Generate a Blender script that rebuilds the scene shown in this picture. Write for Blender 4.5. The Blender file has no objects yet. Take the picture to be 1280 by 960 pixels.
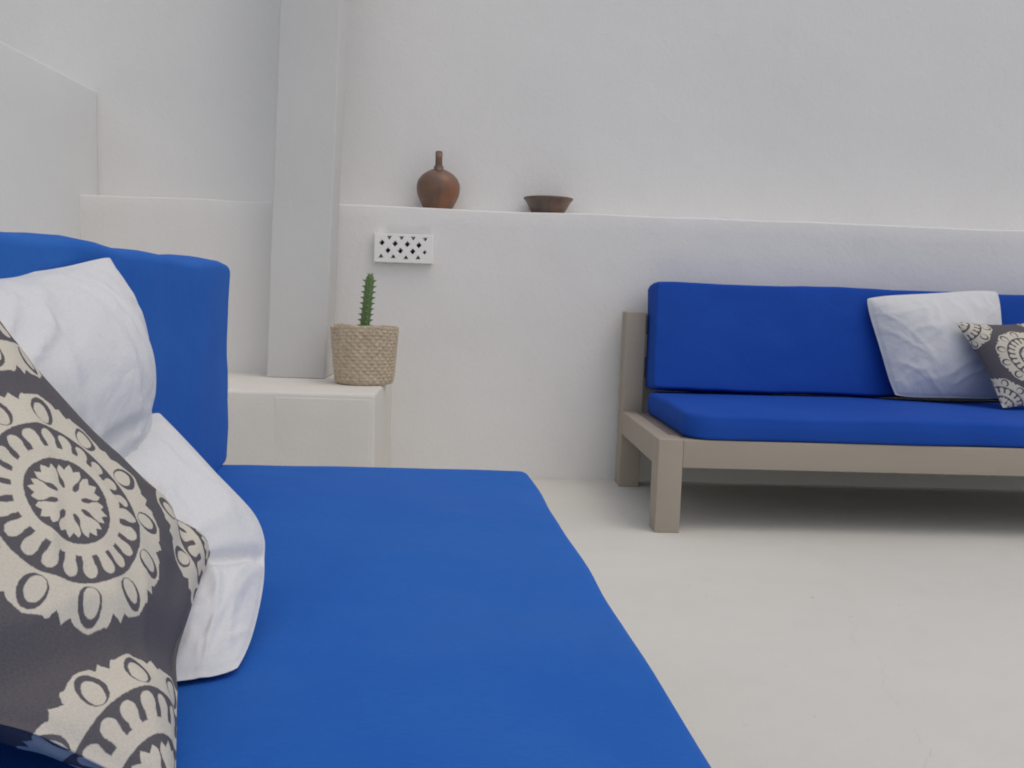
import bpy, bmesh, math, random
import numpy as np
from mathutils import Vector, Matrix, noise

random.seed(4)
sc = bpy.context.scene
COL = sc.collection
R = math.radians

# ------------------------------------------------------------------ objects
def link(name, me, mat=None, parent=None, smooth=True):
    o = bpy.data.objects.new(name, me)
    COL.objects.link(o)
    if mat is not None:
        me.materials.append(mat)
    if smooth:
        me.polygons.foreach_set('use_smooth', [True] * len(me.polygons))
    if parent is not None:
        o.parent = parent
    return o

def mesh(verts, faces, name='mesh'):
    me = bpy.data.meshes.new(name)
    me.from_pydata([tuple(map(float, v)) for v in verts], [], faces)
    me.update()
    return me

def tag(o, label=None, cat=None, group=None, kind=None):
    if label: o['label'] = label
    if cat: o['category'] = cat
    if group: o['group'] = group
    if kind: o['kind'] = kind
    return o

def empty(name, loc=(0, 0, 0), rz=0.0):
    o = bpy.data.objects.new(name, None)
    COL.objects.link(o)
    o.location = loc
    o.rotation_euler = (0, 0, rz)
    o.empty_display_size = .1
    return o

def nz(p, s, seed=0.0):
    return noise.noise(Vector((p[0] * s + seed, p[1] * s - seed * .7, p[2] * s + seed * 1.3)))

# --------------------------------------------------------------- materials
class N:
    """tiny expression wrapper round Math nodes"""
    def __init__(s, t, sock): s.t, s.s = t, sock
    def _m(s, op, *a):
        n = s.t.nodes.new('ShaderNodeMath'); n.operation = op
        for i, v in enumerate((s,) + a):
            if isinstance(v, N): s.t.links.new(v.s, n.inputs[i])
            else: n.inputs[i].default_value = v
        return N(s.t, n.outputs[0])
    def __add__(s, o): return s._m('ADD', o)
    __radd__ = __add__
    def __sub__(s, o): return s._m('SUBTRACT', o)
    def __rsub__(s, o): return (s * -1.0) + o
    def __mul__(s, o): return s._m('MULTIPLY', o)
    __rmul__ = __mul__
    def __truediv__(s, o): return s._m('DIVIDE', o)
    def abs(s): return s._m('ABSOLUTE')
    def sqrt(s): return s._m('SQRT')
    def gt(s, o): return s._m('GREATER_THAN', o)
    def lt(s, o): return s._m('LESS_THAN', o)
    def max(s, o): return s._m('MAXIMUM', o)
    def min(s, o): return s._m('MINIMUM', o)
    def frac(s): return s._m('FRACT')
    def cos(s): return s._m('COSINE')
    def atan2(s, o): return s._m('ARCTAN2', o)
    def step(s, a, b):
        n = s.t.nodes.new('ShaderNodeMapRange'); n.interpolation_type = 'SMOOTHSTEP'
        s.t.links.new(s.s, n.inputs['Value'])
        n.inputs['From Min'].default_value = a; n.inputs['From Max'].default_value = b
        return N(s.t, n.outputs['Result'])

def newmat(name, rough=.9, spec=.3):
    m = bpy.data.materials.new(name); m.use_nodes = True
    t = m.node_tree
    b = t.nodes['Principled BSDF']
    b.inputs['Roughness'].default_value = rough
    b.inputs['Specular IOR Level'].default_value = spec
    return m, t, b

def coords(t, kind='Object'):
    return t.nodes.new('ShaderNodeTexCoord').outputs[kind]

def nnoise(t, vec, scale, detail=4, rough=.55, dist=0.0):
    n = t.nodes.new('ShaderNodeTexNoise')
    n.inputs['Scale'].default_value = scale; n.inputs['Detail'].default_value = detail
    n.inputs['Roughness'].default_value = rough; n.inputs['Distortion'].default_value = dist
    t.links.new(vec, n.inputs['Vector'])
    return N(t, n.outputs['Fac'])

def mapping(t, vec, sc3):
    n = t.nodes.new('ShaderNodeMapping'); n.inputs['Scale'].default_value = sc3
    t.links.new(vec, n.inputs['Vector']); return n.outputs[0]

def mix(t, f, a, b):
    n = t.nodes.new('ShaderNodeMix'); n.data_type = 'RGBA'
    if isinstance(f, N): t.links.new(f.s, n.inputs[0])
    else: n.inputs[0].default_value = f
    for i, v in ((6, a), (7, b)):
        if isinstance(v, (tuple, list)): n.inputs[i].default_value = (*v[:3], 1)
        else: t.links.new(v, n.inputs[i])
    return n.outputs[2]

def bump(t, b, h, strength, dist, prev=None):
    n = t.nodes.new('ShaderNodeBump'); n.inputs['Strength'].default_value = strength
    n.inputs['Distance'].default_value = dist
    t.links.new(h.s, n.inputs['Height'])
    if prev is not None: t.links.new(prev, n.inputs['Normal'])
    t.links.new(n.outputs[0], b.inputs['Normal'])
    return n.outputs[0]

def plaster(name, col, col2, grain=1.0, stain=.0, staincol=(.5, .45, .38)):
    m, t, b = newmat(name, .92, .2)
    v = coords(t)
    big = nnoise(t, v, 1.3, 5, .6).step(.3, .7)
    c = mix(t, big, col, col2)
    brush = nnoise(t, mapping(t, v, (9, 9, 7)), 1.0, 5, .65)
    c = mix(t, brush.step(.45, .8) * .14, c, tuple(x * .9 for x in col2))
    if stain:
        s = nnoise(t, v, 26, 5, .75, .4).step(.69, .74) * nnoise(t, v, 2.7, 2).step(.5, .62) * stain
        c = mix(t, s, c, staincol)
    t.links.new(c, b.inputs['Base Color'])
    p = bump(t, b, nnoise(t, v, 6, 5, .6), .16 * grain, .02)
    bump(t, b, nnoise(t, v, 70, 6, .7), .36 * grain, .004, p)
    return m

M = {}
M['wall'] = plaster('white_plaster', (.755, .75, .73), (.725, .72, .70), 1.0, .12)
M['wall_upper'] = plaster('white_plaster_upper', (.76, .758, .742), (.738, .736, .72), 1.0, .05)
M['side'] = plaster('white_plaster_side', (.72, .735, .74), (.70, .715, .718), 1.0, .1)
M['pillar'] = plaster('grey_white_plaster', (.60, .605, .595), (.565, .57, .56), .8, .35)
M['bench'] = plaster('bench_plaster', (.68, .66, .62), (.62, .605, .57), .9, .45)
M['vent'] = plaster('vent_paint', (.84, .84, .825), (.80, .80, .785), .5, .1)

def floor_mat():
    m, t, b = newmat('painted_concrete', .75, .3)
    v = coords(t)
    c = mix(t, nnoise(t, v, .9, 5, .6).step(.3, .72), (.63, .627, .582), (.585, .583, .54))
    c = mix(t, nnoise(t, v, 5, 6, .65).step(.5, .8) * .22, c, (.505, .50, .462))
    # small worn specks
    sp = (nnoise(t, v, 42, 3, .6).step(.705, .735) * nnoise(t, v, 3.3, 2).step(.46, .56)).max(nnoise(t, v, 130, 2, .6).step(.74, .78) * .7)
    c = mix(t, sp * .55, c, (.30, .28, .25))
    # one hairline crack wandering across the paint
    sp3 = t.nodes.new('ShaderNodeSeparateXYZ'); t.links.new(v, sp3.inputs[0])
    X, Y = N(t, sp3.outputs[0]), N(t, sp3.outputs[1])
    wob = (nnoise(t, mapping(t, v, (0, 1, 0)), 4.0, 6, .65) - .5) * .22 + (nnoise(t, mapping(t, v, (0, 1, 0)), 38, 3, .6) - .5) * .02
    cr = (1.0 - (X - (.45 + Y * .24) - wob).abs().step(.0003, .0016)) * (1.0 - Y.step(1.9, 2.6)) * nnoise(t, v, 5, 3).step(.36, .5)
    wob2 = (nnoise(t, mapping(t, v, (1, 0, 0)), 5.0, 6, .65) - .5) * .25
    cr2 = (1.0 - (Y - (2.35 - X * .2) - wob2).abs().step(.0006, .0022)) * X.step(.55, .65) * (1.0 - X.step(.78, .84))
    cr = cr.max(cr2 * .6)
    c = mix(t, cr * .17, c, (.33, .31, .28))
    grime = (Y + (nnoise(t, v, 9, 4, .6) - .5) * .10).step(3.88, 3.96) * nnoise(t, v, 3, 3).step(.3, .7)
    c = mix(t, grime * .35, c, (.42, .37, .28))
    t.links.new(c, b.inputs['Base Color'])
    p = bump(t, b, nnoise(t, v, 4, 6, .65), .4, .015)
    p = bump(t, b, nnoise(t, v, 60, 5, .7), .18, .003, p)
    bump(t, b, cr * -1.0, .3, .002, p)
    return m
M['floor'] = floor_mat()

def fabric(name, c1, c2, rough=.85, weave=900, fade_amt=.0, fold=0.0, crease=0.0):
    m, t, b = newmat(name, rough, .25)
    v = coords(t)
    c = mix(t, nnoise(t, v, 3.2, 4, .6).step(.25, .75), c1, c2)
    th = nnoise(t, mapping(t, v, (weave, weave * .12, weave)), 1.0, 2, .6)
    c = mix(t, th.step(.4, .7) * .22, c, tuple(x * .7 for x in c1))
    fade = nnoise(t, v, 1.9, 5, .65).step(.52, .75)
    c = mix(t, fade * fade_amt * 3.0, c, tuple(.82 * q + .18 * .22 for q in c2))  # random faded patches in the cloth, paler and duller
    lint = nnoise(t, v, 260, 2, .5).step(.78, .82) * nnoise(t, v, 4, 3).step(.5, .62)
    c = mix(t, lint * .35, c, tuple(q * .5 + .25 for q in c1))
    t.links.new(c, b.inputs['Base Color'])
    b.inputs['Specular IOR Level'].default_value = .1
    p = None
    if fold:
        p = bump(t, b, nnoise(t, v, 9, 4, .5, .8), fold, .03)
    if crease:
        h = (nnoise(t, v, 6, 3, .5, 1.2) - .5).abs().step(.0, .09)
        p = bump(t, b, h, crease, .006, p)
    bump(t, b, nnoise(t, v, weave * .5, 2, .6), .16, .0012, p)
    return m
M['blue_near'] = fabric('blue_canvas_near', (.017, .112, .45), (.026, .134, .475), .8, 700, .06, .10)  # same canvas as the far sofa, haze and glare put into a lighter blue
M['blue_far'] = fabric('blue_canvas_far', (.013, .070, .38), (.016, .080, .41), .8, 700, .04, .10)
M['white_cotton'] = fabric('white_cotton', (.66, .675, .685), (.62, .635, .65), .9, 900, .1, .22, .10)

def wood(name, c1, c2, c3):
    m, t, b = newmat(name, .6, .35)
    v = coords(t)
    g = nnoise(t, mapping(t, v, (3, 30, 30)), 1.0, 5, .6, .6)
    c = mix(t, g.step(.3, .7), c1, c2)
    c = mix(t, nnoise(t, v, 7, 5, .7).step(.58, .72) * .5, c, c3)
    t.links.new(c, b.inputs['Base Color'])
    bump(t, b, g, .07, .003)
    return m
M['taupe'] = wood('taupe_painted_wood', (.365, .322, .264), (.355, .312, .255), (.335, .294, .24))
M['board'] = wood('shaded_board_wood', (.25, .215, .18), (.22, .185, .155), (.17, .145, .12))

def pattern_mat():
    m, t, b = newmat('medallion_fabric', .92, .2)
    uv = t.nodes.new('ShaderNodeUVMap'); uv.uv_map = 'rest'
    sx = t.nodes.new('ShaderNodeSeparateXYZ')
    # threads wander a little at the embroidery's edge
    jn = t.nodes.new('ShaderNodeTexNoise'); jn.inputs['Scale'].default_value = 55; jn.inputs['Detail'].default_value = 2
    t.links.new(uv.outputs[0], jn.inputs['Vector'])
    sub = t.nodes.new('ShaderNodeVectorMath'); sub.operation = 'SUBTRACT'; sub.inputs[1].default_value = (.5, .5, .5)
    t.links.new(jn.outputs['Color'], sub.inputs[0])
    scl = t.nodes.new('ShaderNodeVectorMath'); scl.operation = 'SCALE'; scl.inputs['Scale'].default_value = .010
    t.links.new(sub.outputs[0], scl.inputs[0])
    ad = t.nodes.new('ShaderNodeVectorMath'); ad.operation = 'ADD'
    t.links.new(uv.outputs[0], ad.inputs[0]); t.links.new(scl.outputs[0], ad.inputs[1])
    t.links.new(ad.outputs[0], sx.inputs[0])
    u0 = N(t, sx.outputs[0]); v0 = N(t, sx.outputs[1])
    far = (u0.abs() + v0.abs()).gt(1.0)
    sgn = lambda q: q.gt(0.0) * 2.0 - 1.0
    RT = .665
    u = (u0 - far * sgn(u0) * .97) * (1 / RT)
    v = (v0 - far * sgn(v0) * .97) * (1 / RT)
    r = (u * u + v * v).sqrt()
    th = v.atan2(u) * (1 / (2 * math.pi)) + .5
    ph = lambda k, off=0.0: (th * float(k) + off).frac() - .5
    S = .006
    ge = lambda q, a: q.step(a - S, a + S)
    # flower disc
    p8 = ph(8).abs()
    slit = r * (.5 - p8) * (2 * math.pi / 8)
    wslit = .007 + .018 * (1.0 - ((r - .165).abs()).step(.0, .075)) + .03 * r.step(.27, .36)
    petal_end = .318 + (ph(24, .5).abs() - .25) * .09 - p8 * .05
    petals = ge(slit - wslit, 0.0).max(1.0 - ge(r, .115)) * (1.0 - ge(r - petal_end, 0.0))
    disc = 1.0 - ge(r, .372)
    # finger ring
    p22 = ph(22)
    dx = r * p22 * (2 * math.pi / 22)
    dr = (r - .578).max(0.0)
    neck = .044 + .014 * r.step(.50, .57)
    fing = 1.0 - ge((dx * dx + dr * dr).sqrt() - neck, 0.0)
    ring = (1.0 - ge(r, .468)).max(fing)
    # outer zone with ovals
    p12 = ph(12, .3)
    dt = r * p12 * (2 * math.pi / 12)
    da = (r - .815) * (1 / .118); db = dt * (1 / .102)
    e1 = (da * da + db * db).sqrt()
    da2 = (r - .795) * (1 / .090); db2 = (dt - .012) * (1 / .070)
    e2 = (da2 * da2 + db2 * db2).sqrt()
    oval = (1.0 - e1.step(.95, 1.05)) * e2.step(.93, 1.07)
    edge = .935 + .055 * (p12.abs() * -2.0 + .5) + (ph(48).abs() - .25) * .13 * p12.abs().step(.2, .42)
    outer = (1.0 - ge(r - edge, 0.0)) * (1.0 - oval)
    inz = 1.0 - ge(r, .675)
    body = disc * petals + (1.0 - disc) * ring
    mask = inz * body + (1.0 - inz) * outer
    v3 = coords(t)
    thread = nnoise(t, mapping(t, uv.outputs[0], (170, 60, 1)), 1.0, 2, .6)
    cream = mix(t, thread.step(.3, .7), (.60, .57, .485), (.53, .50, .42))
    dark = mix(t, thread.step(.3, .7), (.112, .106, .116), (.09, .085, .095))
    t.links.new(mix(t, mask, dark, cream), b.inputs['Base Color'])
    p = bump(t, b, mask, .12, .001)
    bump(t, b, nnoise(t, uv.outputs[0], 220, 2, .6), .07, .001, p)
    return m
M['pattern'] = pattern_mat()

def clay(name, c1, c2, c3):
    m, t, b = newmat(name, .45, .45)
    v = coords(t)
    c = mix(t, nnoise(t, v, 13, 4, .6, .5).step(.38, .62), c1, c2)
    c = mix(t, nnoise(t, mapping(t, v, (9, 9, 4)), 1.0, 3, .6).step(.52, .66), c, c3)
    t.links.new(c, b.inputs['Base Color'])
    bump(t, b, nnoise(t, v, 60, 4, .6), .2, .002)
    return m
M['jug'] = clay('jug_clay', (.185, .105, .068), (.14, .088, .064), (.25, .105, .052))
M['bowl'] = clay('bowl_clay', (.16, .112, .09), (.122, .09, .076), (.19, .112, .08))

def simple(name, c1, c2, scale, rough=.9, bs=.2, bd=.003):
    m, t, b = newmat(name, rough, .3)
    v = coords(t)
    t.links.new(mix(t, nnoise(t, v, scale, 4, .6).step(.3, .7), c1, c2), b.inputs['Base Color'])
    bump(t, b, nnoise(t, v, scale * 3, 4, .6), bs, bd)
    return m
M['straw'] = simple('woven_straw', (.56, .475, .36), (.40, .325, .235), 60)
M['soil'] = simple('soil', (.05, .036, .026), (.085, .065, .05), 60, .95, .6, .01)
M['cactus'] = simple('cactus_skin', (.095, .18, .062), (.14, .215, .085), 70, .5)
M['thorn'] = simple('cactus_thorn', (.10, .085, .045), (.07, .055, .03), 80, .7)

# ------------------------------------------------------------------ shapes
def rbox(x0, x1, y0, y1, z0, z1, r=.012, seg=.12, amp=.002, seed=0.0, skip=()):
    """box with worn rounded edges and a slightly uneven hand-made face"""
    bm = bmesh.new()
    lo = (x0, y0, z0); hi = (x1, y1, z1)
    def ticks(a, b):
        rr = min(r, (b - a) * .45)
        n = max(1, int((b - a - 2 * rr) / seg))
        return [a, a + rr * .3, a + rr * .65] + [a + rr + (b - a - 2 * rr) * i / n for i in range(n + 1)] + [b - rr * .65, b - rr * .3, b]
    T = [ticks(lo[i], hi[i]) for i in range(3)]
    cache = {}
    def vert(p):
        k = tuple(round(c, 6) for c in p)
        if k in cache: return cache[k]
        rr = [min(r, (hi[i] - lo[i]) * .45) for i in range(3)]
        q = [min(max(p[i], lo[i] + rr[i]), hi[i] - rr[i]) for i in range(3)]
        d = Vector([p[i] - q[i] for i in range(3)])
        if d.length > 1e-9:
            m = max(abs(d[i]) / rr[i] for i in range(3) if rr[i] > 0)
            d = d.normalized() * (min(rr) * m)
        w = Vector(q) + d
        if amp:
            n = Vector((nz(w, 2.3, seed), nz(w, 2.1, seed + 5), nz(w, 2.2, seed + 9))) * amp * 1.6
            n += Vector((nz(w, 11, seed + 2), nz(w, 12, seed + 7), nz(w, 11, seed + 3))) * amp * .5
            if abs(p[2] - lo[2]) < 1e-6: n.z = 0
            w += n
        cache[k] = bm.verts.new(w)
        return cache[k]
    for ax in range(3):
        a, b = [(1, 2), (2, 0), (0, 1)][ax]
        for side in (0, 1):
            if (ax, side) in skip: continue
            c = (lo, hi)[side][ax]
            for i in range(len(T[a]) - 1):
                for j in range(len(T[b]) - 1):
                    q = []
                    for (ii, jj) in ((i, j), (i + 1, j), (i + 1, j + 1), (i, j + 1)):
                        p = [0, 0, 0]; p[ax] = c; p[a] = T[a][ii]; p[b] = T[b][jj]
                        q.append(vert(p))
                    if side == 0: q.reverse()
                    try: bm.faces.new(q)
                    except ValueError: pass
    me = bpy.data.meshes.new('box'); bm.to_mesh(me); bm.free()
    return me

def foam(hx, hy, h, r=.025, rc=.04, crown=.008, amp=.004, seed=0.0, step=.03, puff=.006, freq=3.0):
    """foam cushion lying in its own xy plane, z 0..h, rounded plan corners"""
    def loop(a):
        x, y = hx - a, hy - a
        c = max(min(rc - a, x * .98, y * .98), .00005)
        nx = max(2, int(2 * hx / step)); ny = max(2, int(2 * hy / step)); nc = 8
        P = []
        for (sx, sy, a0) in ((1, 1, 0), (-1, 1, 90), (-1, -1, 180), (1, -1, 270)):
            cx, cy = sx * (x - c), sy * (y - c)
            for k in range(nc + 1):
                t = R(a0 + 90 * k / nc); P.append((cx + c * math.cos(t), cy + c * math.sin(t)))
            e0 = P[-1]
            n = nx if a0 in (0, 180) else ny
            nxt = {0: (-(x - c), y), 90: (-x, -(y - c)), 180: ((x - c), -y), 270: (x, (y - c))}[a0]
            for k in range(1, n):
                P.append((e0[0] + (nxt[0] - e0[0]) * k / n, e0[1] + (nxt[1] - e0[1]) * k / n))
        return P
    prof = []
    mh = min(hx, hy)
    ins = []
    a = r + step
    while a < mh - .006: ins.append(a); a += step
    ins.append(mh - .0002)
    for a in reversed(ins): prof.append((a, 0.0))
    for k in range(7):
        t = R(90 * k / 6); prof.append((r - r * math.sin(t), r - r * math.cos(t)))
    for k in range(1, 4): prof.append((-puff * math.sin(math.pi * k / 4), r + (h - 2 * r) * k / 4))
    for k in range(7):
        t = R(90 * k / 6); prof.append((r - r * math.cos(t), h - r + r * math.sin(t)))
    for a in ins: prof.append((a, h))
    V = []; F = []
    for (a, z) in prof:
        for (x, y) in loop(a):
            w = max(0, 1 - (x / hx) ** 2) * max(0, 1 - (y / hy) ** 2)
            zz = z + crown * (w ** .5) * (1 if z > h * .5 else 0)
            p = Vector((x, y, zz))
            k = z / h
            d = Vector((nz(p, freq, seed), nz(p, freq, seed + 3.3), nz(p, freq, seed + 8.1) * k)) * amp * 2
            d += Vector((nz(p, freq * 3, seed + 1), nz(p, freq * 3, seed + 4), nz(p, freq * 3, seed + 6) * k)) * amp * .55
            V.append(p + d)
    n = len(loop(0))
    for i in range(len(prof) - 1):
        for j in range(n):
            j2 = (j + 1) % n
            F.append((i * n + j, i * n + j2, (i + 1) * n + j2, (i + 1) * n + j))
    me = mesh(V, F)
    bm = bmesh.new(); bm.from_mesh(me)
    bmesh.ops.remove_doubles(bm, verts=bm.verts, dist=.0009)
    bm.to_mesh(me); bm.free()
    return me

def lathe(prof, seg=64, amp=0.0, seed=0.0):
    V = []; F = []
    for (rr, z) in prof:
        for k in range(seg):
            t = 2 * math.pi * k / seg
            p = (rr * math.cos(t), rr * math.sin(t), z)
            s = 1 + amp * nz((p[0] * 10, p[1] * 10, z * 10), .8, seed) * 2
            V.append((p[0] * s, p[1] * s, z))
    for i in range(len(prof) - 1):
        for k in range(seg):
            k2 = (k + 1) % seg
            F.append((i * seg + k, i * seg + k2, (i + 1) * seg + k2, (i + 1) * seg + k))
    if prof[0][0] > 1e-5: F.append(tuple(reversed(range(seg))))
    if prof[-1][0] > 1e-5: F.append(tuple(range((len(prof) - 1) * seg, len(prof) * seg)))
    return mesh(V, F)

def smooth_curve(pts, n):
    """Catmull-Rom through 2-D/3-D control points"""
    P = [np.array(p, float) for p in pts]
    P = [2 * P[0] - P[1]] + P + [2 * P[-1] - P[-2]]
    out = []
    m = len(P) - 3
    for i in range(n + 1):
        s = i / n * m; k = min(int(s), m - 1); t = s - k
        a, b, c, d = P[k:k + 4]
        out.append(.5 * (2 * b + (c - a) * t + (2 * a - 5 * b + 4 * c - d) * t * t + (3 * b - a - 3 * c + d) * t ** 3))
    return out

# -------------------------------------------------- pillows: a small cloth solver
def inflate(n=52, iters=260, seed=1, press=.0032, slack=1.03):
    """two square cloth sheets sewn along the rim and blown up; returns top, bottom (n,n,3)"""
    rng = np.random.default_rng(seed)
    g = np.linspace(-1, 1, n)
    U, Vv = np.meshgrid(g, g, indexing='ij')
    L = 2 / (n - 1) * slack
    dome = ((1 - U ** 2) * (1 - Vv ** 2))
    sh = []
    for s in (1, -1):
        nzs = rng.normal(0, 1, (n, n))
        for _ in range(3):
            nzs = (nzs + np.roll(nzs, 1, 0) + np.roll(nzs, -1, 0) + np.roll(nzs, 1, 1) + np.roll(nzs, -1, 1)) / 5
        z = s * dome * .25 + nzs * .03 * np.minimum(1, dome * 6)
        sh.append(np.stack([U, Vv, z], -1))
    X = np.stack(sh)
    Pv = X.copy()
    def con(a, b, rest, k):
        d = b - a
        l = np.linalg.norm(d, axis=-1, keepdims=True) + 1e-9
        ex = l - rest
        f = np.where(ex > 0, .5, .10) * k * ex / l * d
        a += f; b -= f
    for it in range(iters):
        vel = (X - Pv) * .86
        Pv = X.copy()
        du = np.gradient(X, axis=1); dv = np.gradient(X, axis=2)
        nr = np.cross(du, dv) / (L * L)
        nr[1] *= -1
        X = X + vel + nr * press
        for _ in range(9):
            for o in (0, 1):
                m = (n - o) // 2
                con(X[:, o:o + 2 * m:2], X[:, o + 1:o + 1 + 2 * m:2], L, 1)
                con(X[:, :, o:o + 2 * m:2], X[:, :, o + 1:o + 1 + 2 * m:2], L, 1)
            D = L * 1.41421
            for o in (0, 1):
                m = (n - o) // 2
                con(X[:, o:o + 2 * m:2, :-1], X[:, o + 1:o + 1 + 2 * m:2, 1:], D, .5)
                con(X[:, o:o + 2 * m:2, 1:], X[:, o + 1:o + 1 + 2 * m:2, :-1], D, .5)
            for e in ((0, slice(None)), (-1, slice(None)), (slice(None), 0), (slice(None), -1)):
                av = (X[0][e] + X[1][e]) * .5
                av[..., 2] *= .98
                X[0][e] = av; X[1][e] = av
        # bending
        sm = X.copy()
        sm[:, 1:-1] += .10 * (X[:, :-2] + X[:, 2:] - 2 * X[:, 1:-1])
        sm[:, :, 1:-1] += .10 * (X[:, :, :-2] + X[:, :, 2:] - 2 * X[:, :, 1:-1])
        X = sm
    return X

_cl = {}
def cloth(seed, **k):
    if seed not in _cl: _cl[seed] = inflate(seed=seed, **k)
    return _cl[seed]

def pillow(name, mat, S, wf, wb, seed, clamp=None, wr=.0, full=.45, rnd=.0, rtop=1.0, extra=None, **ck):
    """S(u,v) -> world point of the middle surface; wf/wb: bulge in metres at front/back"""
    X = cloth(seed, **ck)
    n = X.shape[1]
    zmax = max(X[0][..., 2].max(), 1e-6); zmin = min(X[1][..., 2].min(), -1e-6)
    V = []; UV = []; idx = np.zeros((2, n, n), int)
    g = np.linspace(-1, 1, n)
    e = 1e-3
    for s in (0, 1):
        for i in range(n):
            for j in range(n):
                rim = i in (0, n - 1) or j in (0, n - 1)
                if s == 1 and rim:
                    idx[1, i, j] = idx[0, i, j]; continue
                u, v, w = X[s, i, j]
                u = u * (1 - full) + g[i] * full; v = v * (1 - full) + g[j] * full
                if rnd:
                    a2, b2 = min(1, u * u) ** 2, min(1, v * v) ** 2
                    k2 = rnd if v < 0 else rnd * rtop
                    u, v = u * math.sqrt(1 - k2 * b2), v * math.sqrt(1 - k2 * a2)
                eu = -e if u > 0 else e; ev = -e if v > 0 else e
                p = np.array(S(u, v)); pu = (np.array(S(u + eu, v)) - p) / eu; pv = (np.array(S(u, v + ev)) - p) / ev
                nn = np.cross(pu, pv); nn /= np.linalg.norm(nn)
                if rim: w *= (wf + wb) * .5 / zmax
                else: w = w / zmax * wf if s == 0 else -w / zmin * wb
                flange = min(i, j, n - 1 - i, n - 1 - j)
                if flange == 1: w *= .45
                if wr:
                    ed = min(1.0, 2.5 * (1 - abs(g[i])) + .15, 2.5 * (1 - abs(g[j])) + .15)
                    sd = seed * 3.7 + s * 9
                    wx = u + .35 * nz((u, v, 0), 1.6, sd); wy = v + .35 * nz((u, v, 4), 1.6, sd)
                    tot = 0
                    for (ca, sa, fa, fb, amp) in ((.8, .6, 1.0, 3.2, 1.0), (.45, -.9, .9, 3.6, .8), (.1, 1.0, 1.6, 5.5, .25), (.98, .2, 2.0, 6.0, .15)):
                        q1 = (ca * wx + sa * wy) * fa; q2 = (-sa * wx + ca * wy) * fb
                        h_ = 1 - abs(nz((q1, q2, fa), 1.0, sd + fa * 5)) * 2.6
                        tot += amp * (max(h_, 0) ** 2 - .25)
                    w += (wr if s == 0 else -wr) * ed * tot
                if extra is not None and s == 0: w += extra(g[i], g[j])
                q = p + nn * w
                if clamp is not None: q = clamp(q)
                idx[s, i, j] = len(V); V.append(q); UV.append((g[i], g[j]))
    F = []
    for s in (0, 1):
        for i in range(n - 1):
            for j in range(n - 1):
                f = [idx[s, i, j], idx[s, i + 1, j], idx[s, i + 1, j + 1], idx[s, i, j + 1]]
                F.append(f if s == 0 else f[::-1])
    V = np.array(V); c = V.mean(0); c[2] = V[:, 2].min()
    me = mesh(V - c, [tuple(map(int, f)) for f in F])
    uvl = me.uv_layers.new(name='rest')
    li = [0] * len(me.loops); me.loops.foreach_get('vertex_index', li)
    flat = [0.0] * (2 * len(li))
    for k, vi in enumerate(li): flat[2 * k], flat[2 * k + 1] = UV[vi]
    uvl.data.foreach_set('uv', flat)
    o = link(name, me, mat)
    o.location = c
    md = o.modifiers.new('smooth', 'SUBSURF'); md.levels = 1; md.render_levels = 2
    return o

def bilinear(A, B, C, D):
    """A(-1,-1) B(1,-1) C(1,1) D(-1,1)"""
    A, B, C, D = (np.array(p, float) for p in (A, B, C, D))
    return lambda u, v: ((1 - u) * (1 - v) * A + (1 + u) * (1 - v) * B + (1 + u) * (1 + v) * C + (1 - u) * (1 + v) * D) / 4

# ================================================================== SETTING
bm = bmesh.new()
bmesh.ops.create_grid(bm, x_segments=4, y_segments=4, size=60)
me = bpy.data.meshes.new('floor'); bm.to_mesh(me); bm.free()
tag(link('floor', me, M['floor']), kind='structure')

YL, YU = 3.95, 4.15           # lower (ledge) wall front, upper wall front
ZL = 1.137
# upper wall
o = link('back_wall', rbox(-5.0, 5.5, YU, YU + .3, 0, 3.05, .02, .22, .004, 1.0), M['wall_upper'])
tag(o, 'tall white plastered rear wall rising above the narrow ledge', 'wall')

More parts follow.
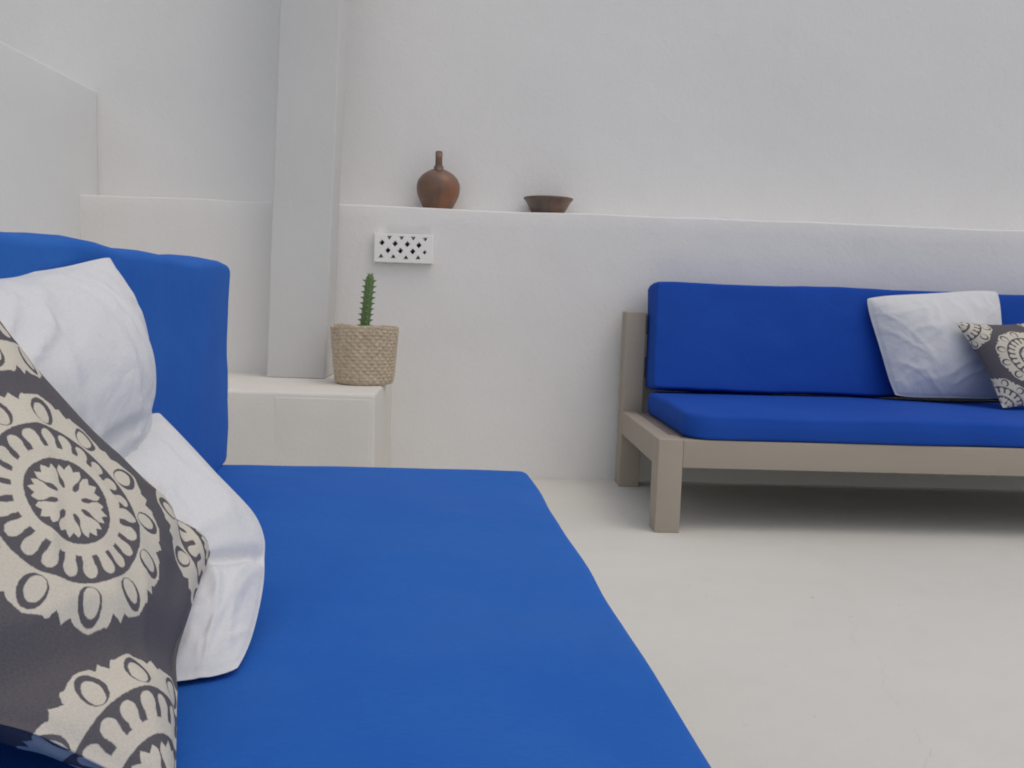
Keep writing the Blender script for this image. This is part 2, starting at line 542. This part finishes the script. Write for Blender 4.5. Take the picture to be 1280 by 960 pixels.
# ledge wall, built round the opening behind the vent block
VX0, VX1, VZ0, VZ1 = -.385, -.175, .925, 1.005
def ledge_wall():
    bm = bmesh.new()
    x0, x1 = -1.618, 5.5
    def ticks(a, b, step, extra):
        n = int((b - a) / step)
        t = [a + (b - a) * i / n for i in range(n + 1)] + list(extra)
        return sorted(set(round(q, 5) for q in t))
    xs = ticks(x0, x1, .06, (VX0, VX1)); zs = ticks(0, ZL - .007, .06, (VZ0, VZ1))
    g = {}
    def jit(p, k=1.0):
        return Vector(p) + Vector((0, nz(p, 2.2, 3) * .006 + nz(p, 9, 5) * .0022, nz(p, 3, 8) * .006 if p[2] > ZL - .03 else 0)) * k
    def vt(p, k=1.0):
        key = tuple(round(c, 5) for c in p)
        if key not in g: g[key] = bm.verts.new(jit(p, k))
        return g[key]
    for i in range(len(xs) - 1):
        for j in range(len(zs) - 1):
            cx, cz = (xs[i] + xs[i + 1]) / 2, (zs[j] + zs[j + 1]) / 2
            if VX0 < cx < VX1 and VZ0 < cz < VZ1: continue
            bm.faces.new([vt((xs[i], YL, zs[j])), vt((xs[i + 1], YL, zs[j])), vt((xs[i + 1], YL, zs[j + 1])), vt((xs[i], YL, zs[j + 1]))])
    prof = [(YL, ZL - .007), (YL + .001, ZL - .003), (YL + .004, ZL - .0005), (YL + .009, ZL), (YU - .001, ZL + .002)]
    for a in range(len(prof) - 1):
        for i in range(len(xs) - 1):
            (ya, za), (yb, zb) = prof[a], prof[a + 1]
            bm.faces.new([vt((xs[i], ya, za)), vt((xs[i + 1], ya, za)), vt((xs[i + 1], yb, zb)), vt((xs[i], yb, zb))])
    # cavity behind the vent
    yb = YU - .03
    hx = [x for x in xs if VX0 - 1e-6 <= x <= VX1 + 1e-6]; hz = [z for z in zs if VZ0 - 1e-6 <= z <= VZ1 + 1e-6]
    for i in range(len(hx) - 1):
        for z, fl in ((hz[0], 0), (hz[-1], 1)):
            q = [vt((hx[i], YL, z)), vt((hx[i + 1], YL, z)), vt((hx[i + 1], yb, z)), vt((hx[i], yb, z))]
            bm.faces.new(q if not fl else q[::-1])
    for j in range(len(hz) - 1):
        for x, fl in ((hx[0], 0), (hx[-1], 1)):
            q = [vt((x, YL, hz[j])), vt((x, yb, hz[j])), vt((x, yb, hz[j + 1])), vt((x, YL, hz[j + 1]))]
            bm.faces.new(q if not fl else q[::-1])
    for i in range(len(hx) - 1):
        for j in range(len(hz) - 1):
            bm.faces.new([vt((hx[i], yb, hz[j])), vt((hx[i + 1], yb, hz[j])), vt((hx[i + 1], yb, hz[j + 1])), vt((hx[i], yb, hz[j + 1]))])
    me = bpy.data.meshes.new('ledge_wall'); bm.to_mesh(me); bm.free()
    return me
o = link('ledge_wall', ledge_wall(), M['wall'])
tag(o, 'low white plastered wall whose flat top forms a display ledge', 'wall')

# left side wall
o = link('side_wall', rbox(-1.92, -1.62, -1.2, YU - .002, 0, 1.59, .008, .16, .0035, 2.0), M['side'])
tag(o, 'waist-high white side wall running towards the camera behind the near sofa', 'wall')

# plastered bench (step)
bench = empty('plaster_bench', (-.97, 3.58, 0))
bx0, bx1, by0 = -1.6, -.322, 3.225
def shift(me, d):
    for v in me.vertices: v.co -= Vector(d)
    return me
d = (-.97, 3.58, 0)
link('bench_body', shift(rbox(bx0, bx1, by0, YL + .012, 0, .425, .012, .07, .0028, 4.0), d), M['bench'], bench)
link('bench_facing', shift(rbox(-.668, bx1 - .014, by0 - .003, by0 + .02, 0, .406, .004, .07, .0012, 6.0), d), M['bench'], bench)
tag(bench, 'low white plastered bench block at the foot of the grey-white pillar', 'bench')

# pillar: hand-built, leans slightly to the right as it rises
pm = rbox(-.116, .116, -.105, .105, .0, 2.62, .006, .09, .0022, 7.0)
for v in pm.vertices:
    v.co.x += v.co.z * .028
    v.co.x *= 1.0
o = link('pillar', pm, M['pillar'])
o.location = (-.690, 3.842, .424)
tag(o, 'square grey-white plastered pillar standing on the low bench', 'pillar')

# ------------------------------------------------------------------ vent block
def vent():
    W, Hh = .243, .118
    sx = W / 970.0
    def P(x, y):  # crop measures -> local metres (origin block centre)
        return ((x - 628) * sx, -(y - (385 + (x - 628) * .075)) * sx * 1.12)
    holes = []
    hs = 47
    for x, y in ((268, 283), (485, 308), (688, 325), (880, 350), (368, 402), (575, 418), (780, 437)):
        holes.append([P(x - hs, y), P(x, y - hs), P(x + hs, y), P(x, y + hs)])
    for x, y in ((390, 195), (592, 210), (787, 225), (985, 248)):
        holes.append([P(x - 40, y - 6), P(x + 40, y - 4), P(x + 7, y + 46), P(x - 7, y + 46)])
    for x, y in ((255, 498), (458, 515), (670, 540), (872, 550)):
        holes.append([P(x - 42, y + 5), P(x - 6, y - 48), P(x + 6, y - 48), P(x + 42, y + 7)])
    holes.append([P(945, 462), P(978, 425), P(1012, 455), P(980, 492)])
    bm = bmesh.new()
    def ring(pts, y): return [bm.verts.new((p[0], y, p[1])) for p in pts]
    out = [(-W / 2, -Hh / 2), (W / 2, -Hh / 2), (W / 2, Hh / 2), (-W / 2, Hh / 2)]
    outb = []
    for k in range(4):
        a, b = out[k], out[(k + 1) % 4]
        outb += [(a[0] + (b[0] - a[0]) * t, a[1] + (b[1] - a[1]) * t) for t in (0, .25, .5, .75)]
    f0 = ring(outb, 0.0)
    hv = [ring(h, 0.0) for h in holes]
    edges = []
    for loop in [f0] + hv:
        for i in range(len(loop)): edges.append(bm.edges.new((loop[i], loop[(i + 1) % len(loop)])))
    bmesh.ops.triangle_fill(bm, use_beauty=True, edges=edges, normal=(0, -1, 0))
    depth = .034
    f1 = ring(outb, depth)
    for i in range(len(f0)):
        j = (i + 1) % len(f0)
        bm.faces.new([f0[j], f0[i], f1[i], f1[j]])
    for loop, h in zip(hv, holes):
        c = np.mean(np.array(h), 0)
        back = ring([(c[0] + (p[0] - c[0]) * .9, c[1] + (p[1] - c[1]) * .9) for p in h], .05)
        for i in range(len(loop)):
            j = (i + 1) % len(loop)
            bm.faces.new([loop[i], loop[j], back[j], back[i]])
    bmesh.ops.recalc_face_normals(bm, faces=bm.faces)
    me = bpy.data.meshes.new('vent'); bm.to_mesh(me); bm.free()
    return me
o = link('vent_block', vent(), M['vent'], smooth=False)
o.location = (-.284, YL - .030, .963)
md = o.modifiers.new('edge', 'BEVEL'); md.width = .0022; md.segments = 2; md.limit_method = 'ANGLE'; md.angle_limit = R(50)
tag(o, 'small white vent block pierced with dark diamond holes set in the wall', 'vent')

# ------------------------------------------------------------------ pots on ledge
jug = empty('clay_jug', (-.151, 4.052, ZL + .0))
prof = smooth_curve([(.058, 0.0), (.074, .03), (.089, .065), (.0925, .098), (.086, .125), (.066, .150), (.036, .168), (.0205, .174)], 40)
link('jug_body', lathe([(0.0005, .002)] + [tuple(p) for p in prof] + [(.0200, .186), (.015, .188), (.0005, .188)], 72, .02, 3), M['jug'], jug)
neck = [(.012, .184), (.0155, .187), (.0150, .20), (.0148, .225), (.0155, .243), (.0135, .249), (.010, .250), (.008, .244), (.008, .20), (.0005, .195)]
link('jug_neck', lathe(neck, 36, .02, 5), M['jug'], jug)
def strap():
    path = smooth_curve([(0, -.012, .236), (0, -.030, .238), (0, -.040, .222), (0, -.038, .205), (0, -.036, .185), (0, -.046, .162)], 26)
    V = []; F = []
    for i, p in enumerate(path):
        for k in range(10):
            t = 2 * math.pi * k / 10
            V.append((.0125 * math.cos(t) * (1 + .1 * i / 26), p[1] + .0045 * math.sin(t), p[2] + .002 * math.sin(t)))
    for i in range(len(path) - 1):
        for k in range(10):
            k2 = (k + 1) % 10
            F.append((i * 10 + k, i * 10 + k2, (i + 1) * 10 + k2, (i + 1) * 10 + k))
    F.append(tuple(reversed(range(10)))); F.append(tuple(range((len(path) - 1) * 10, len(path) * 10)))
    return mesh(V, F)
link('jug_handle', strap(), M['jug'], jug)
jug.rotation_euler = (0, 0, R(4))
tag(jug, 'round brown clay jug with slim upright neck on the ledge', 'jug')

bp = [(.0005, .001), (.064, .0), (.070, .004), (.083, .028), (.096, .052), (.1015, .058), (.1065, .064), (.1065, .068), (.102, .070), (.097, .066), (.088, .045), (.070, .016), (.04, .010), (.0005, .009)]
o = link('clay_bowl', lathe(bp, 72, .012, 9), M['bowl'])
o.location = (.325, 4.055, ZL + .001)
tag(o, 'shallow dark brown clay bowl with flared rim on the ledge', 'bowl')

# ------------------------------------------------------------------ basket and cactus
BK = Vector((-.402, 3.60, .4265))
basket = empty('woven_basket', BK)
def weave():
    rows, stakes, seg = 17, 26, 312
    Hh = .222
    nzr = rows * 6
    V = []; F = []
    def rad(t):
        return .107 + .0215 * t ** .9
    prof = []
    for i in range(nzr + 1): prof.append((i / nzr, 0))
    for i in range(nzr, nzr // 2, -4): prof.append((i / nzr, 1))
    for (t, inner) in prof:
        for k in range(seg):
            a = 2 * math.pi * k / seg
            row = t * rows
            ri = int(row)
            fr = row - ri
            strand = math.sqrt(max(0, 1 - (2 * fr - 1) ** 2))
            w = math.cos(a * stakes / 1.0 + math.pi * (ri % 2))
            off = .0052 * strand * (.10 + .90 * (.5 + .5 * w)) + .0006 * nz((a * 6, row * 1.3, 0), 1.7, 4)
            if t > .955: off = .0026 * (1 if t < 1 else .6)
            r0 = rad(t) + (off if not inner else -.008)
            r0 *= 1 + .016 * nz((math.cos(a), math.sin(a), t * 1.2), 1.5, 2.5) * 2
            z = t * Hh + .004 * t * nz((math.cos(a), math.sin(a), 0), 1.6, 7) * 2
            if t < .03 and not inner: r0 *= .97
            x, y = r0 * math.cos(a), r0 * math.sin(a)
            V.append((x, y, z))
    n = len(prof)
    for i in range(n - 1):
        for k in range(seg):
            k2 = (k + 1) % seg
            F.append((i * seg + k, i * seg + k2, (i + 1) * seg + k2, (i + 1) * seg + k))
    F.append(tuple(reversed(range(seg))))
    return mesh(V, F)
link('woven_body', weave(), M['straw'], basket)
sv = [(0.0005, .178)] + [(r, .178 + .006 * math.sin(r * 90)) for r in (.02, .04, .06, .08, .10, .1125)]
link('soil', lathe(list(reversed(sv)), 40, .01, 2), M['soil'], basket)
tag(basket, 'woven straw basket used as a plant pot on the bench corner', 'basket')

def cactus():
    bm = bmesh.new()
    H, seg, rings = .245, 48, 70
    R0 = .0192
    def radius(t):
        r = R0 * (1.0 - .16 * t)
        if t > .9: r *= math.sqrt(max(0.02, 1 - ((t - .9) / .1) ** 2 * .75))
        return r
    def axis(t): return (.010 * t * t - .012 * (1 - t) ** 2 + .004, .0)
    rot0 = R(6)
    prev = None
    for i in range(rings + 1):
        t = i / rings
        ring = []
        for k in range(seg):
            a = 2 * math.pi * k / seg
            rib = abs(math.cos(2 * (a - rot0))) ** 3
            bumpy = .5 + .5 * math.cos(2 * math.pi * t * 11.5 + (math.pi if int((a + math.pi / 4) / (math.pi / 2)) % 2 else 0))
            r = radius(t) * (.66 + .34 * rib * (.72 + .36 * bumpy))
            ax = axis(t)
            ring.append(bm.verts.new((ax[0] + r * math.cos(a), ax[1] + r * math.sin(a), t * H)))
        if prev:
            for k in range(seg):
                bm.faces.new([prev[k], prev[(k + 1) % seg], ring[(k + 1) % seg], ring[k]])
        prev = ring
    bm.faces.new(prev)
    def cone(base, d, r, l, mi):
        d = d.normalized(); s = d.orthogonal().normalized(); q = d.cross(s)
        vs = [bm.verts.new(base + (s * math.cos(2 * math.pi * k / 6) + q * math.sin(2 * math.pi * k / 6)) * r) for k in range(6)]
        tip = bm.verts.new(base + d * l)
        for k in range(6):
            f = bm.faces.new([vs[k], vs[(k + 1) % 6], tip]); f.material_index = mi
    for rib in range(4):
        a = rot0 + rib * math.pi / 2
        for m_ in range(11):
            t = (m_ + (0.5 if rib % 2 else 0) + .35) / 11.5
            if t > .985 or t < .05: continue
            r = radius(t)
            ax = axis(t)
            dr = Vector((math.cos(a), math.sin(a), .12 + .5 * max(0, t - .8) * 5))
            b = Vector((ax[0] + r * .82 * math.cos(a), ax[1] + r * .82 * math.sin(a), t * H))
            cone(b, dr, .0068, .0135 + .003 * random.random(), 0)
            cone(b + dr.normalized() * .0095, dr + Vector((0, 0, .25)), .0016, .0065, 1)
    for k in range(7):
        a = k * .9
        cone(Vector((axis(1)[0] + .006 * math.cos(a), .006 * math.sin(a), H - .003)), Vector((math.cos(a) * .6, math.sin(a) * .6, 1)), .0038, .012, 0)
    me = bpy.data.meshes.new('cactus'); bm.to_mesh(me); bm.free()
    return me
cm = cactus()
o = link('cactus', cm, M['cactus']); cm.materials.append(M['thorn'])
o.location = BK + Vector((.004, -.01, .172))
tag(o, 'single upright green cactus stem with small teeth growing in the basket', 'cactus')

# ================================================================== SOFAS
def sofa(label, loc, rz, L, D, blue, seat_h, seat_len, seat_dep, seat_off, back_len, back_off, back_h, back_z, seed, rc, back_y, tilt=6.0, back_r=.024, back_crown=.012, back_t=.135, lump=.0045, lf=3.2, seat_rot=0.0):
    """local frame: x along the length, front at y=0, back at y=D, origin on the floor at the left front"""
    root = empty('sofa', loc, rz)
    tag(root, label, 'sofa', 'matching sofas with loose blue cushions')
    wood_, FT = M['taupe'], .32
    lw, ld, rh = .085, .10, .097
    b = lambda *a, **k: rbox(*a, r=.004, seg=.25, amp=.0007, **k)
    for x in (0, L - lw):
        link('front_leg', b(x, x + lw, 0, ld, 0, FT, seed=x), wood_, root)
        link('back_post', b(x, x + lw, D - .10, D, 0, .732, seed=x + 3), wood_, root)
        sx = x if x == 0 else L - .06
        link('side_rail', b(sx + (.0015 if x == 0 else 0), sx + .0585, ld, D - .10, FT - rh, FT - .001, seed=x + 5), wood_, root)
    link('front_rail', b(lw, L - lw, .0025, .055, FT - rh, FT - .001, seed=2), wood_, root)
    link('rear_rail', b(lw, L - lw, D - .055, D - .004, FT - rh, FT - .02, seed=4), wood_, root)
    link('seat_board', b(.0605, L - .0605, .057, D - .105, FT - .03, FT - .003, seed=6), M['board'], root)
    for z in (.46, .64):
        link('back_slat', b(lw, L - lw, D - .05, D - .02, z, z + .085, seed=z), wood_, root)
    s = link('seat_cushion', foam(seat_len / 2, seat_dep / 2, seat_h, .017, rc, .010, .0045, seed, .032, .003, 2.4), blue, root)
    s.location = (seat_off[0] + seat_len / 2, seat_off[1] + seat_dep / 2, FT + .0)
    k = foam(back_len / 2, back_h / 2, back_t, back_r, back_r + .008, back_crown, lump, seed + 20, .03, .006, lf)
    s.rotation_euler = (0, 0, seat_rot)
    c = link('back_cushion', k, blue, root)
    c.rotation_euler = (R(90 - tilt), 0, 0)
    c.location = (back_off + back_len / 2, back_y, back_z + back_h / 2)
    return root

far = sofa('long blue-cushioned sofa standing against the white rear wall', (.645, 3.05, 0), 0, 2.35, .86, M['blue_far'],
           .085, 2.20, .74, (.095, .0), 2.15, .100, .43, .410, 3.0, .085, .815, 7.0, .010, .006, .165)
# near one: back along the left, its front faces +x
phi = R(92.5)
cph, sph = math.cos(phi), math.sin(phi)
def near_loc(px, py, lx, ly):
    return (px - (lx * cph - ly * sph), py - (lx * sph + ly * cph), 0)
# world corner (.137,1.905) = right-far corner of the seat cushion = local (seat far end, front)
LN = 2.1
nloc = near_loc(.150, 1.915, LN - .02, .0)
near = sofa('blue-cushioned sofa in the foreground with its back along the left', nloc, phi, LN, .86, M['blue_near'],
            .098, 2.06, .76, (.02, .0), 2.08, .02, .405, .42, 11.0, .026, .77, 0.0, .014, .007, .135, .0042, 4.6, R(1.0))

# ================================================================== PILLOWS
SEATN, SEATF = .4255, .412
def clamp_near(q):
    q = q.copy()
    q[2] = max(q[2], SEATN + .006)
    xb = -.493 - .0437 * (q[1] - 1.85)
    q[0] = max(q[0], xb + .004)
    return q
def clamp_far(q):
    q = q.copy()
    q[2] = max(q[2], SEATF + .006)
    return q

Rc = (-.250, .934, .514); Tc = (-.444, .826, .797); Lc = (-.408, .475, .625); Bc = (-.185, .592, .435)
_bl = bilinear(Bc, Rc, Tc, Lc)
_nn = Vector(Rc) - Vector(Bc); _nn = np.array(_nn.cross(Vector(Tc) - Vector(Rc)).normalized())
def SP(u, v):
    return _bl(u, v) - _nn * .030 * (1 - u * u) * (1 - v * v)
o = pillow('throw_pillow', M['pattern'], SP, .066, .075, 5, clamp_near, .0035, full=.6,
           extra=lambda a, b: -.013 * math.exp(-((a + b + 1.02) / .2) ** 2) - .010 * math.exp(-((b + .78 - .1 * a) / .09) ** 2) * max(0, a + .2))
tag(o, 'large charcoal and cream medallion pillow in the near foreground, cut by the left frame edge', 'throw pillow', 'throw pillows on the sofas')

def swept(edge, offs):
    """middle surface of a slumped pillow: its far edge as a curve, and how far it runs back from there"""
    EC = smooth_curve(edge, 200); OC = smooth_curve(offs, 200)
    def S(u, v):
        k = (v + 1) / 2 * 200
        i = min(max(int(k), 0), 199); t = k - i
        return EC[i] * (1 - t) + EC[i + 1] * t + (OC[i] * (1 - t) + OC[i + 1] * t) * (1 - u) / 2
    return S
S1 = swept([(-.385, 1.14, .436), (-.390, 1.14, .54), (-.392, 1.145, .62), (-.388, 1.15, .69), (-.408, 1.16, .755), (-.442, 1.17, .815)],
           [(-.01, -.40, .0), (-.01, -.40, .0), (-.01, -.40, -.01), (-.01, -.40, -.02), (-.01, -.40, -.03), (-.01, -.40, -.035)])
o = pillow('throw_pillow', M['white_cotton'], S1, .050, .02, 8, clamp_near, .0058, full=.72, rnd=.06, rtop=.5)
tag(o, 'upright white pillow leaning against the near sofa back behind the other foreground pillows', 'throw pillow', 'throw pillows on the sofas')
S2 = swept([(-.196, .805, .434), (-.198, .89, .448), (-.205, .98, .482), (-.222, 1.03, .522), (-.290, 1.08, .572), (-.372, 1.13, .634)],
           [(-.12, -.06, .0), (-.14, -.10, .0), (-.18, -.16, .0), (-.20, -.22, -.0), (-.16, -.28, -.01), (-.10, -.32, -.02)])
o = pillow('throw_pillow', M['white_cotton'], S2, .046, .03, 21, clamp_near, .0058, full=.72, rnd=.13, rtop=.5,
           extra=lambda a, b: -.013 * math.exp(-((b + .12 + .14 * (1 - a)) / .07) ** 2) * max(0, min(1, (a + .3) * 1.5)) * min(1, (1.02 - a) * 8))
tag(o, 'slumped white pillow on the near blue seat, between foreground medallion pillow and upright white one', 'throw pillow', 'throw pillows on the sofas')

A = (1.69, 3.60, .425); B = (2.17, 3.60, .425); C_ = (2.16, 3.70, .882); D_ = (1.575, 3.69, .832)
o = pillow('throw_pillow', M['white_cotton'], bilinear(A, B, C_, D_), .085, .035, 12, clamp_far, .005, full=.85, rnd=.12)
tag(o, 'plain white pillow leaning on the back cushion of the far sofa', 'throw pillow', 'throw pillows on the sofas')
A = (2.02, 3.40, .42); B = (2.40, 3.42, .42); C_ = (2.275, 3.58, .755); D_ = (1.895, 3.56, .745)
o = pillow('throw_pillow', M['pattern'], bilinear(A, B, C_, D_), .062, .035, 15, clamp_far)
tag(o, 'small charcoal and cream medallion pillow on the far sofa, cut by the right frame edge', 'throw pillow', 'throw pillows on the sofas')

# ================================================================== CAMERA
yaw, pitch, roll, f = 4.79292873e-02, 9.43764154e-02, 3.35464196e-02, 1158.76
fw = Vector((math.sin(yaw) * math.cos(pitch), math.cos(yaw) * math.cos(pitch), -math.sin(pitch)))
rt = Vector((math.cos(yaw), -math.sin(yaw), 0)); dn = fw.cross(rt)
c, s = math.cos(roll), math.sin(roll)
r2 = rt * c - dn * s; d2 = rt * s + dn * c
cam = bpy.data.cameras.new('camera'); cam.sensor_width = 36; cam.lens = f * 36 / 1280
cam.clip_start = .02; cam.clip_end = 300
co = bpy.data.objects.new('camera', cam); COL.objects.link(co)
m3 = Matrix((r2, -d2, -fw)).transposed()
co.matrix_world = Matrix.Translation((0, 0, .78)) @ m3.to_4x4()
sc.camera = co

# ================================================================== LIGHT
w = bpy.data.worlds.new('World'); sc.world = w; w.use_nodes = True
nt = w.node_tree
sky = nt.nodes.new('ShaderNodeTexSky'); sky.sky_type = 'NISHITA'; sky.sun_disc = False
EL, AZ = R(64), R(128)       # AZ measured from +Y towards +X
sky.sun_elevation = EL; sky.sun_rotation = AZ
sky.dust_density = 4.5; sky.air_density = 1.0; sky.ozone_density = 1.0
bg = nt.nodes['Background']; bg.inputs['Strength'].default_value = .09
nt.links.new(sky.outputs[0], bg.inputs['Color'])
L = bpy.data.lights.new('sun', 'SUN'); L.energy = .8; L.angle = R(140); L.color = (1, .955, .88)
so = bpy.data.objects.new('sun', L); COL.objects.link(so)
dv = Vector((math.sin(AZ) * math.cos(EL), math.cos(AZ) * math.cos(EL), math.sin(EL)))
so.rotation_euler = dv.to_track_quat('Z', 'Y').to_euler()
so.location = dv * 20

sc.view_settings.view_transform = 'Standard'; sc.view_settings.look = 'None'
sc.view_settings.gamma = 1; sc.view_settings.exposure = .16
sc.render.engine = 'CYCLES'
sc.cycles.max_bounces = 8; sc.cycles.diffuse_bounces = 6
sc.cycles.use_denoising = True
sc.cycles.filter_width = 1.9
